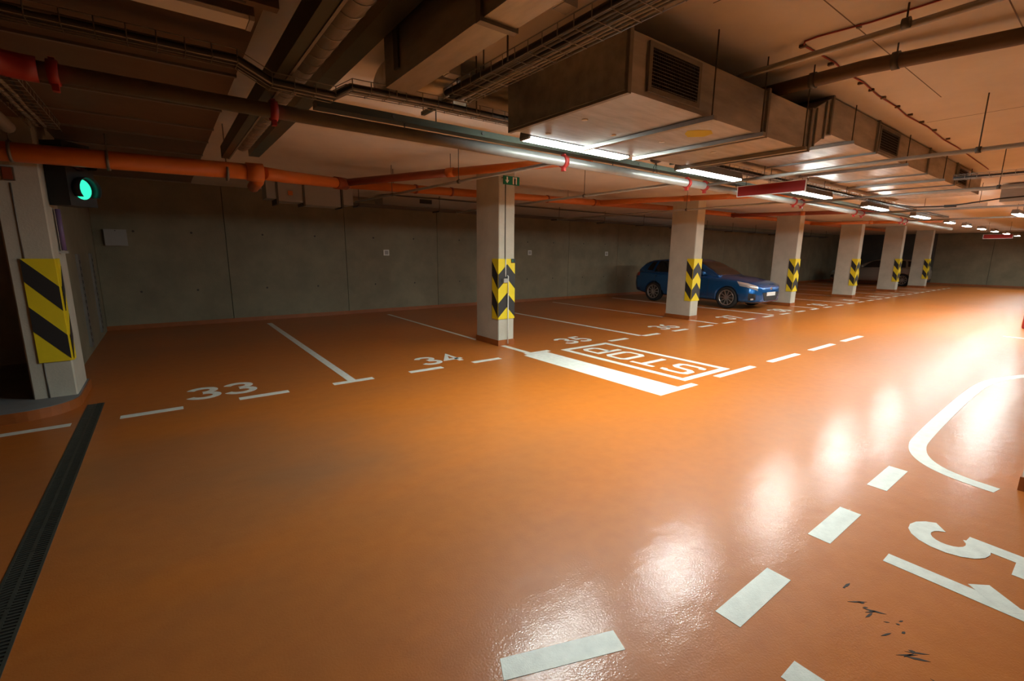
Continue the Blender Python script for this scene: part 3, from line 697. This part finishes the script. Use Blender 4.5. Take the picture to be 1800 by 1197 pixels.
for i, yy in enumerate((9.5, 11.05)):
    t = thing('slotted_channel', ('nearer', 'farther')[i] + ' perforated steel upright on the dark side wall at left', 'steel channel', (-1.04, yy, 0.2), group='perforated uprights')
    box((-1.05, yy - .11, 0.12), (-1.02, yy + .11, 1.52)).build('channel', 'galv_dull', t)
    h0 = None
    for k in range(13):
        z = 0.18 + k * 0.1
        if h0 is None: h0 = box((-1.0205, yy - .03, z), (-1.018, yy + .03, z + .05)).build('slot', 'hole', t); hz = z
        else: dup(h0, t, (0, 0, z - hz))

# ------------------------------------------------------------------ traffic signal, column fittings
ts = thing('traffic_light', 'black traffic signal with its green lamp lit beside the leftmost column', 'traffic light', (-0.60, 6.62, 2.2), rz=R(52))
# local: faces -Y after rotation, lens looks to the aisle
def lb(a, b, n, m, p=ts): return box(a, b).build(n, m, p, local=True)
lb((-0.15, 0.0, -0.17), (0.15, 0.22, 0.45), 'housing', 'black')
for z, m in ((0.0, 'green_lamp'), (0.28, 'lens_off')):
    tube([(0, 0.002, z), (0, -0.012, z)], [0.105, 0.085], 20).build('lens', m, ts, local=True)
    vis = B(); n = 14
    vs = []
    for yy, rr in ((0, 0.115), (-0.09, 0.12)):
        for k in range(n + 1):
            a = R(-40 + 260 * k / n); vs += [(rr * math.cos(a), yy, z + rr * math.sin(a)), ((rr + .006) * math.cos(a), yy, z + (rr + .006) * math.sin(a))]
    fs = []
    m2 = 2 * (n + 1)
    for k in range(n): fs += [(2 * k, 2 * k + 2, m2 + 2 * k + 2, m2 + 2 * k), (2 * k + 1, m2 + 2 * k + 1, m2 + 2 * k + 3, 2 * k + 3), (m2 + 2 * k, m2 + 2 * k + 2, m2 + 2 * k + 3, m2 + 2 * k + 1), (2 * k, 2 * k + 1, 2 * k + 3, 2 * k + 2)]
    fs += [(0, m2, m2 + 1, 1), (2 * n, 2 * n + 1, m2 + 2 * n + 1, m2 + 2 * n)]
    vis.add(vs, fs, True).build('visor', 'black', ts, local=True)
lb((-0.04, 0.22, -0.16), (0.04, 0.30, -0.12), 'bracket', 'black')
t = thing('sensor_box', 'small brown box fixed high on the front of the leftmost column', 'sensor box', (-1.08, 6.40, 2.25))
box((-1.12, 6.38, 2.22), (-1.04, 6.4195, 2.34)).build('body', 'brown_pipe', t)
box((-1.112, 6.374, 2.228), (-1.048, 6.38, 2.332)).build('lid', 'rust_pvc', t)
t = thing('tube_holder', 'slim purple tube in a grey frame beside the leftmost column', 'tube', (-0.84, 6.75, 1.7))
tube([(-0.83, 6.75, 1.58), (-0.83, 6.75, 2.0)], 0.022, 10).build('tube', 'purple', t)
box((-0.87, 6.71, 1.55), (-0.80, 6.79, 1.575)).build('foot', 'grey_box', t)
box((-0.87, 6.79, 1.55), (-0.862, 6.80, 2.0)).build('back_plate', 'grey_box', t)
# the nearest column: conduit, switch box, black sign, exit sign
x = 4.52 + CW * 0.52
t = thing('conduit', 'thin conduit with a small valve running down the nearest full column', 'conduit', (x, 6.4, 0.03))
tube([(x, 6.385, 0.03), (x, 6.385, 0.9)], 0.009, 8).build('lower_pipe', 'white_plastic', t)
tube([(x, 6.385, 0.9), (x, 6.385, 1.20), (x - 0.02, 6.385, 1.22)], 0.009, 8).build('elbow', 'white_plastic', t)
tube([(x - 0.05, 6.395, 1.2), (x - 0.05, 6.395, 1.5)], 0.010, 8).build('upper_pipe', 'white_plastic', t)
tube([(x - 0.05, 6.412, 1.5), (x - 0.05, 6.412, 2.75)], 0.007, 8).build('cable', 'dark_metal', t)
box((x - 0.11, 6.36, 1.10), (x - 0.02, 6.40, 1.17)).build('valve_box', 'grey_box', t)
t = thing('black_label', 'small black plate at the top of the guard on the exit sign column', 'label plate', (4.81, 6.40, 1.45))
box((4.76, 6.392, 1.43), (4.845, 6.40, 1.50)).build('plate', 'black', t)
box((4.775, 6.3905, 1.45), (4.80, 6.392, 1.48)).build('print', 'green_sign', t)
t = thing('exit_sign', 'green exit sign with white arrow at the top of the nearest full column', 'sign', (4.72, 6.37, 2.70))
box((4.56, 6.355, 2.70), (4.885, 6.37, 2.835)).build('panel', 'green_sign', t)
def pz(poly, n, m):
    P = [(x, 6.3545, z) for x, z in poly]; Q = [(x, 6.353, z) for x, z in poly]; k = len(poly)
    B().add(P + Q, [tuple(range(k)), tuple(range(2 * k - 1, k - 1, -1))] + [(i, k + i, k + (i + 1) % k, (i + 1) % k) for i in range(k)]).build(n, m, t)
pz([(4.62, 2.82), (4.645, 2.82), (4.645, 2.77), (4.672, 2.77), (4.6325, 2.72), (4.593, 2.77), (4.62, 2.77)], 'arrow', 'sign_white')
pz(rect(4.745, 4.83, 2.712, 2.825), 'doorway', 'sign_white')
pz([(4.775, 2.712), (4.81, 2.712), (4.80, 2.76), (4.82, 2.79), (4.79, 2.815), (4.77, 2.79)], 'figure', 'green_sign')
box((4.56, 6.37, 2.80), (4.885, 6.4195, 2.81)).build('bracket', 'galv_dull', t)

# ------------------------------------------------------------------ hanging boards
def board(label, x, y0, y1, z0, z1, m, back='sign_white'):
    t = thing('hanging_board', label, 'sign', (x, (y0 + y1) / 2, z0), group='boards hanging across the aisle')
    box((x, y0, z0), (x + 0.02, y1, z1)).build('panel', m, t)
    for a, b_ in (((x - .002, y0 - .008, z0 - .008), (x + .022, y0, z1 + .008)), ((x - .002, y1, z0 - .008), (x + .022, y1 + .008, z1 + .008)), ((x - .002, y0, z0 - .008), (x + .022, y1, z0)), ((x - .002, y0, z1), (x + .022, y1, z1 + .008))):
        box(a, b_).build('frame_strip', back, t)
    for y in (y0 + (.42 if x < 7 else .1), y1 - .1): tube([(x + .01, y, z1 + .008), (x + .01, y, 2.684 if y > 3 and x < 7 else CZ)], 0.004, 6).build('hanger_rod', 'dark_metal', t)
board('long dark red board hanging across the aisle beside the lamps', 6.3, 2.53, 3.36, 2.375, 2.50, 'sign_red')
board('pale blank board hanging across the aisle farther back', 12.2, 1.80, 2.78, 2.49, 2.58, 'sign_white')
board('small dark red board hanging far down the aisle', 26.0, 2.95, 3.75, 2.33, 2.48, 'sign_red')

# crossing duct far right
t = thing('crossing_duct', 'rectangular duct crossing the aisle at the right edge', 'duct', (12.9, 0, 2.6))
box((12.6, -4, 2.62), (13.3, 0.9, 2.93)).build('duct_section', 'galv_y', t)
box((12.6, 0.92, 2.62), (13.3, 1.70, 2.93)).build('duct_section', 'galv_y', t)
box((12.58, 0.9, 2.60), (13.32, 0.92, 2.945)).build('flange', 'galv_dull', t)
t = thing('sagging_cable', 'sagging black cable under the far end of the big duct', 'cable', (12.0, 2.0, 2.5))
tube([(11.0, 2.9, 2.56), (11.2, 2.6, 2.50), (11.3, 2.2, 2.49), (11.2, 1.9, 2.51), (11.2, 1.5, 2.56), (11.2, 0.8, 2.60)], 0.012, 8).build('cable', 'cable_black', t)
box((11.24, 2.05, 2.47), (11.34, 2.2, 2.51)).build('splice_box', 'black', t)
# boxes on the climbing tray
for i, (y, lb_) in enumerate(((2.75, 'small grey box standing on the lower end of the climbing cable tray'), (1.72, 'small grey box higher up on the climbing cable tray'))):
    t = thing('tray_box', lb_, 'electrical box', (1.56, y, 2.69), group='boxes on the cable tray')
    box((1.53, y - .04, 2.685), (1.61, y + .04, 2.80)).build('body', 'grey_box', t)
    box((1.522, y - .035, 2.69), (1.53, y + .035, 2.795)).build('lid', 'white_plastic', t)
t = thing('camera_dome', 'small dark dome with dangling wires between the first two lit lamps', 'sensor', (3.95, 2.95, 2.46))
tube([(3.95, 2.95, 2.56), (3.95, 2.95, 2.52), (3.95, 2.95, 2.49), (3.95, 2.95, 2.475)], [0.07, 0.07, 0.055, 0.02], 14).build('dome', 'black', t)
for a, b_ in ((0.03, 0.015), (-0.03, -0.02), (0.0, 0.03)): tube([(3.95, 2.95, 2.48), (3.95 + a, 2.95 + b_, 2.44), (3.95 + a * 1.4, 2.95 + b_, 2.39)], 0.003, 5).build('wire', 'cable_black', t)
t = thing('grey_hose', 'pale grey wrapped pipe bending down at the far upper left', 'pipe', (-0.75, 3.5, 2.3))
tube([(-1.3, 3.3, 2.60), (-1.05, 3.5, 2.63), (-0.92, 3.9, 2.62), (-0.90, 4.6, 2.58), (-0.90, 5.6, 2.56)], [0.05, 0.06, 0.06, 0.055, 0.05], 14).build('wrapped_pipe', 'cable_grey', t)

# ------------------------------------------------------------------ cars
def interp(tab, x):
    if x <= tab[0][0]: return tab[0][1]
    for (a, va), (b, vb) in zip(tab[:-1], tab[1:]):
        if x <= b:
            t_ = (x - a) / (b - a); t_ = t_ * t_ * (3 - 2 * t_) * 0.35 + t_ * 0.65
            return va + (vb - va) * t_
    return tab[-1][1]
def cr(p, t_):                                                # catmull-rom through a list
    n = len(p) - 1; s = min(max(t_, 0), 1) * n; i = min(int(s), n - 1); f = s - i
    a, b, c, e = p[max(i - 1, 0)], p[i], p[i + 1], p[min(i + 2, n)]
    return tuple(0.5 * ((2 * b[k]) + (-a[k] + c[k]) * f + (2 * a[k] - 5 * b[k] + 4 * c[k] - e[k]) * f * f + (-a[k] + 3 * b[k] - 3 * c[k] + e[k]) * f ** 3) for k in range(2))
def make_car(label, paint, loc, rz, hood, roofz, hw=0.875, sedan=False, group=None):
    root = thing('parked_car', label, 'car', loc, rz=rz, group=group)
    Lf, Lr = 2.23, -2.23                                      # nose, tail (x forward)
    WT = [(-2.23, .60), (-2.18, .72), (-2.05, .80), (-1.8, .845), (-1.3, hw), (0.0, hw), (1.3, hw), (1.7, .86), (1.95, .825), (2.1, .76), (2.18, .68), (2.23, .54)]
    ZB = [(-2.23, .40), (-2.1, .30), (-1.7, .22), (0, .20), (1.7, .19), (2.05, .19), (2.2, .23), (2.23, .28)]
    ZS = [(-2.23, .80), (-2.15, .95), (-2.0, 1.0), (-1.0, .985), (0.6, .93), (1.0, .90), (1.5, .86), (1.9, .80), (2.1, .74), (2.2, .68), (2.23, .62)]
    ZT = [(-2.23, .84), (-2.15, 1.0), (-2.0, 1.04), (-1.0, 1.02), (0.6, 1.0), (1.0, 1.0), (1.5, .94), (1.9, .86), (2.1, .79), (2.2, .72), (2.23, .66)] if hood is None else hood
    def body(x, t_):
        w_, zb_, zs_, zt_ = interp(WT, x), interp(ZB, x), interp(ZS, x), interp(ZT, x)
        pr = [(0, zb_), (w_ * .55, zb_), (w_ * .90, zb_ + .03), (w_ * .985, zb_ + .14), (w_ * 1.0, (zb_ + zs_) * .5), (w_ * .975, zs_ - .13), (w_ * .965, zs_ - .05), (w_ * .88, zs_ + .005), (w_ * .5, zt_ - .01), (0, zt_)]
        return cr(pr, t_)
    NX, NT = 56, 30
    vs = []; xsn = [Lr + (Lf - Lr) * (0.5 - 0.5 * math.cos(math.pi * i / NX)) * 1.0 for i in range(NX + 1)]
    for x in xsn:
        half = [body(x, j / NT) for j in range(NT + 1)]
        ring = [(x, -y, z) for y, z in half] + [(x, y, z) for y, z in half[-2:0:-1]]
        vs += ring
    m = 2 * NT
    fs = [(i * m + j, i * m + (j + 1) % m, (i + 1) * m + (j + 1) % m, (i + 1) * m + j) for i in range(NX) for j in range(m)]
    b = B(); b.add(vs, fs, True); b.f += [list(range(m)), [NX * m + j for j in range(m)][::-1]]; b.sm += [True, True]
    bo = b.build('body', paint, root, local=True)
    # wheel openings
    cut = B()
    for wx in (1.33, -1.31):
        for sg in (-1, 1): cut.tube([(wx, sg * 0.60, .33), (wx, sg * 1.1, .33)], 0.352, 28)
    co = cut.build('wheel_cutter', 'tyre', root, local=True)
    bpy.context.view_layer.update()
    md = bo.modifiers.new('arches', 'BOOLEAN'); md.object = co; md.operation = 'DIFFERENCE'; md.solver = 'EXACT'
    dg = bpy.context.evaluated_depsgraph_get()
    nm = bpy.data.meshes.new_from_object(bo.evaluated_get(dg)); bo.modifiers.clear(); old = bo.data; bo.data = nm; bpy.data.meshes.remove(old)
    for p in nm.polygons: p.use_smooth = True
    bpy.data.objects.remove(co)
    # greenhouse
    GT = roofz
    GB = [(-2.12, .66), (-1.9, .70), (-1.2, .775), (0.2, .79), (0.8, .755), (1.02, .70)]
    x0g, x1g = GT[0][0], GT[-1][0]
    def gh(x, t_):
        zt_ = interp(GT, x); wb = interp(GB, x); zb_ = interp(ZT, x) - 0.07
        h = max(zt_ - zb_, 0.02); wt = wb * (1 - 0.30 * min(1, h / 0.5))
        pr = [(wb, zb_), (wb * .985, zb_ + h * .12), (wb - (wb - wt) * .62, zb_ + h * .62), (wt + .015, zt_ - h * .14), (wt - .07, zt_ - h * .035), (wt * .55, zt_ - h * .0), (0, zt_ + h * 0.01)]
        return cr(pr, t_)
    NX2, NT2 = 40, 20; vs = []
    for i in range(NX2 + 1):
        x = x0g + (x1g - x0g) * i / NX2
        half = [gh(x, j / NT2) for j in range(NT2 + 1)]
        vs += [(x, -y, z) for y, z in half] + [(x, y, z) for y, z in half[-2::-1]]
    m = 2 * NT2 + 1
    fs = [(i * m + j, i * m + j + 1, (i + 1) * m + j + 1, (i + 1) * m + j) for i in range(NX2) for j in range(m - 1)]
    b = B(); b.add(vs, fs, True); b.f += [list(range(m)), [NX2 * m + j for j in range(m)]]; b.sm += [False, False]
    b.build('roof', paint, root, local=True)
    def patch(fn, x_a, x_b, t_a, t_b, sides, name, m_, off=0.006, n=10, k=8, whole=False, xl=None, xr=None):
        for sg in sides:
            vs = []; 
            for j in range(k + 1):
                t_ = t_a + (t_b - t_a) * j / k
                xa = x_a if xl is None else xl(j / k); xb = x_b if xr is None else xr(j / k)
                for i in range(n + 1):
                    x = xa + (xb - xa) * i / n
                    e = 1e-3
                    p = Vector((x, *fn(x, t_))); px_ = Vector((x + e, *fn(x + e, t_))) - Vector((x - e, *fn(x - e, t_))); pt = Vector((x, *fn(x, min(t_ + e, 1)))) - Vector((x, *fn(x, max(t_ - e, 0))))
                    nn = px_.cross(pt)
                    nn = nn.normalized() if nn.length > 1e-12 else Vector((0, 1, 0))
                    if (nn.z < 0) if whole else (nn.y < 0): nn = -nn
                    q = p + nn * off
                    vs.append((q.x, sg * q.y, q.z))
            fs = [(j * (n + 1) + i, j * (n + 1) + i + 1, (j + 1) * (n + 1) + i + 1, (j + 1) * (n + 1) + i) for j in range(k) for i in range(n)]
            B().add(vs, fs, True).build(name, m_, root, local=True)
    full = lambda fn: (lambda x, t_: (fn(x, 1 - abs(t_))[0] * (1 if t_ >= 0 else -1), fn(x, 1 - abs(t_))[1]))
    # side windows: front door, rear door, quarter
    patch(gh, 0, 0, 0.16, 0.50, (-1, 1), 'front_window', 'car_glass', xl=lambda f: -0.42, xr=lambda f: 0.60 - 0.42 * f)
    patch(gh, 0, 0, 0.16, 0.50, (-1, 1), 'rear_window', 'car_glass', xl=lambda f: -1.38 + 0.10 * f, xr=lambda f: -0.52)
    patch(gh, 0, 0, 0.20, 0.48, (-1, 1), 'quarter_window', 'car_glass', xl=lambda f: -1.72 + 0.16 * f, xr=lambda f: -1.46 + 0.08 * f)
    patch(full(gh), 0.22, 0.96, -0.42, 0.42, (1,), 'windscreen', 'car_glass', n=10, k=14, whole=True)
    patch(full(gh), x0g + 0.06, x0g + 0.34, -0.40, 0.40, (1,), 'rear_glass', 'car_glass', n=6, k=14, whole=True)
    # front lamps, grille, fog recess, plate
    patch(body, 0, 0, 0.56, 0.74, (-1, 1), 'headlight', 'headlight', xl=lambda f: 1.70 - 0.10 * f, xr=lambda f: 2.17 - 0.02 * f, off=0.006)
    patch(body, 1.97, 2.14, 0.30, 0.46, (-1, 1), 'fog_recess', 'black', off=0.005)
    patch(body, 2.03, 2.10, 0.31, 0.35, (-1, 1), 'fog_lamp', 'headlight', off=0.01, n=4, k=4)
    patch(body, -2.18, -1.95, 0.55, 0.72, (-1, 1), 'tail_light', 'tail', off=0.006)
    def nose(y0, y1, z0, z1, y2, name, m_, x, dp=0.02):
        B().hexa([(x - dp, -y0, z0), (x, -y0, z0), (x, y0, z0), (x - dp, y0, z0), (x - dp, -y2, z1), (x, -y2, z1), (x, y2, z1), (x - dp, y2, z1)]).build(name, m_, root, local=True)
    nose(.36, .50, .28, .52, .50, 'lower_grille', 'black', 2.24, 0.14)
    nose(.26, .26, .42, .53, .26, 'number_plate', 'plate', 2.25, 0.012)
    tube([(2.19, 0, .63), (2.238, 0, .63)], 0.055, 18, sy=0.75).build('badge', 'alloy', root, local=True)
    # door seams and handles, mirrors
    for sg in (-1, 1):
        for x in (0.72, -0.47, -1.28):
            pts = [(x, sg * (body(x, 0.30 + 0.34 * i / 8)[0] + .001), body(x, 0.30 + 0.34 * i / 8)[1]) for i in range(9)]
            tube(pts, 0.004, 5).build('door_seam', 'black', root, local=True)
        for x in (-0.25, -1.15):
            y_, z_ = body(x, 0.57); tube([(x - .09, sg * (y_ + .012), z_), (x + .09, sg * (y_ + .012), z_)], 0.012, 8).build('door_handle', paint, root, local=True)
        tube([(0.60, sg * 0.80, 1.0), (0.58, sg * 0.90, 1.03), (0.56, sg * 0.98, 1.04), (0.56, sg * 1.01, 1.04)], [0.02, 0.06, 0.075, 0.03], 10).build('wing_mirror', paint, root, local=True)
    # wheels
    for wx in (1.33, -1.31):
        for sg in (-1, 1):
            wh = bpy.data.objects.new('wheel', None); put(wh, root); wh.location = (wx, sg * 0.77, 0.33); wh.scale = (1.04, 1, 1.04)
            rin, n = 0.225, 30
            prof_ = [(rin, -.09), (.285, -.10), (.312, -.075), (.318, -.02), (.318, .02), (.312, .075), (.285, .10), (rin, .09)]
            vs = [(r_ * math.cos(2 * math.pi * k / n), y_, r_ * math.sin(2 * math.pi * k / n)) for k in range(n) for r_, y_ in prof_]
            q = len(prof_)
            fs = [(k * q + j, k * q + (j + 1) % q, ((k + 1) % n) * q + (j + 1) % q, ((k + 1) % n) * q + j) for k in range(n) for j in range(q)]
            B().add(vs, fs, True).build('tyre', 'tyre', wh, local=True)
            pr2 = [(.205, .085 * sg), (.226, .092 * sg), (.226, .02 * sg), (.205, .02 * sg)]
            vs = [(r_ * math.cos(2 * math.pi * k / n), y_, r_ * math.sin(2 * math.pi * k / n)) for k in range(n) for r_, y_ in pr2]
            fs = [(k * 4 + j, k * 4 + (j + 1) % 4, ((k + 1) % n) * 4 + (j + 1) % 4, ((k + 1) % n) * 4 + j) for k in range(n) for j in range(4)]
            B().add(vs, fs, True).build('rim', 'alloy', wh, local=True)
            tube([(0, .0 * sg, 0), (0, .01 * sg, 0)], 0.205, 24).build('brake_disc', 'dark_metal', wh, local=True)
            tube([(0, .02 * sg, 0), (0, .085 * sg, 0)], 0.04, 14).build('hub', 'alloy', wh, local=True)
            s0 = None
            for k in range(10):
                a = 2 * math.pi * k / 10
                if s0 is None:
                    s0 = B().hexa([(.03, .05 * sg, -.016), (.215, .06 * sg, -.012), (.215, .06 * sg, .012), (.03, .05 * sg, .016), (.03, .08 * sg, -.012), (.215, .085 * sg, -.008), (.215, .085 * sg, .008), (.03, .08 * sg, .012)]).build('spoke', 'alloy', wh, local=True)
                else:
                    c = s0.copy(); C.objects.link(c); c.parent = wh; c.rotation_euler = (0, a, 0)
    return root
ROOF_H = [(-2.10, 1.06), (-2.02, 1.16), (-1.85, 1.32), (-1.65, 1.405), (-1.0, 1.455), (-0.4, 1.47), (0.0, 1.45), (0.3, 1.36), (0.65, 1.18), (1.0, .965)]
make_car('blue hatchback parked nose out behind the third column', 'car_blue', (14.40, 8.60, 0), R(-90), None, ROOF_H, group='parked cars')
ROOF_S = [(-2.16, 1.03), (-2.1, 1.18), (-1.98, 1.34), (-1.8, 1.40), (-1.2, 1.44), (-0.6, 1.46), (0.0, 1.43), (0.3, 1.33), (0.65, 1.17), (1.0, .965)]
make_car('pale estate car parked nose in, in the dark far bay behind the last columns', 'car_silver', (33.1, 8.82, 0), R(90), None, ROOF_S, group='parked cars')

# red extinguisher just inside the right edge of the view
t = thing('fire_extinguisher', 'small red fire extinguisher at the far right edge of the floor', 'fire extinguisher', (15.72, 1.26, 0))
tube([(15.72, 1.26, 0.0), (15.72, 1.26, 0.03), (15.72, 1.26, 0.42), (15.72, 1.26, 0.49), (15.72, 1.26, 0.52)], [0.075, 0.085, 0.085, 0.05, 0.025], 16).build('cylinder', 'red', t)
tube([(15.72, 1.26, 0.52), (15.72, 1.26, 0.57)], 0.022, 10).build('valve', 'black', t)
box((15.64, 1.25, 0.57), (15.76, 1.27, 0.59)).build('handle', 'black', t)
tube([(15.70, 1.26, 0.55), (15.62, 1.26, 0.52), (15.61, 1.26, 0.3), (15.625, 1.26, 0.15)], 0.01, 8).build('hose', 'black', t)

t = thing('slotted_rail', 'brown slotted steel rail beside the unlit lamp at upper left', 'steel rail', (-0.2, 2.16, 2.52))
box((-0.95, 2.14, 2.52), (0.46, 2.145, 2.56)).build('side_web', 'brown_pipe', t)
box((-0.95, 2.145, 2.52), (0.46, 2.185, 2.525)).build('bottom_web', 'brown_pipe', t)
h0 = None
for k in range(13):
    x = -0.9 + k * 0.1
    if h0 is None: h0 = box((x, 2.158, 2.5185), (x + 0.05, 2.172, 2.5199)).build('slot', 'hole', t); hx = x
    else: dup(h0, t, (x - hx, 0, 0))
for x in (-0.7, 0.3): tube([(x, 2.165, 2.525), (x, 2.165, 2.7185)], 0.005, 6).build('hanger_rod', 'dark_metal', t)
t = d
B().prism([(3.10, 1.98), (3.18, 1.93), (3.27, 1.97), (3.30, 2.06), (3.22, 2.14), (3.12, 2.10), (3.06, 2.04)], 2.4585, 2.4598).build('yellow_smear', 'yellow_dust', d)

# formwork joints of the slab
for y0, x0, x1 in ((0.62, 1.5, 9.0), (1.22, 2.3, 5.5), (-0.4, 1.0, 12.0), (4.9, 1.6, 14.0)):
    box((x0, y0 - 0.003, CZ - 0.0012), (x1, y0 + 0.003, CZ)).build('board_joint', 'brown_pipe', ceiling)
for x0, y0, y1 in ((2.55, -2.0, 1.6), (6.4, -3.0, 1.5)):
    box((x0 - 0.003, y0, CZ - 0.0012), (x0 + 0.003, y1, CZ)).build('board_joint', 'brown_pipe', ceiling)

t = thing('column_conduit', 'thin grey conduit above and below the pad on the leftmost column', 'conduit', (-1.08, 6.414, 0.1))
for z0, z1 in ((0.1, 0.468), (1.502, 2.2), ): tube([(-1.08, 6.414, z0), (-1.08, 6.414, z1)], 0.0055, 8).build('pipe', 'galv_dull', t)
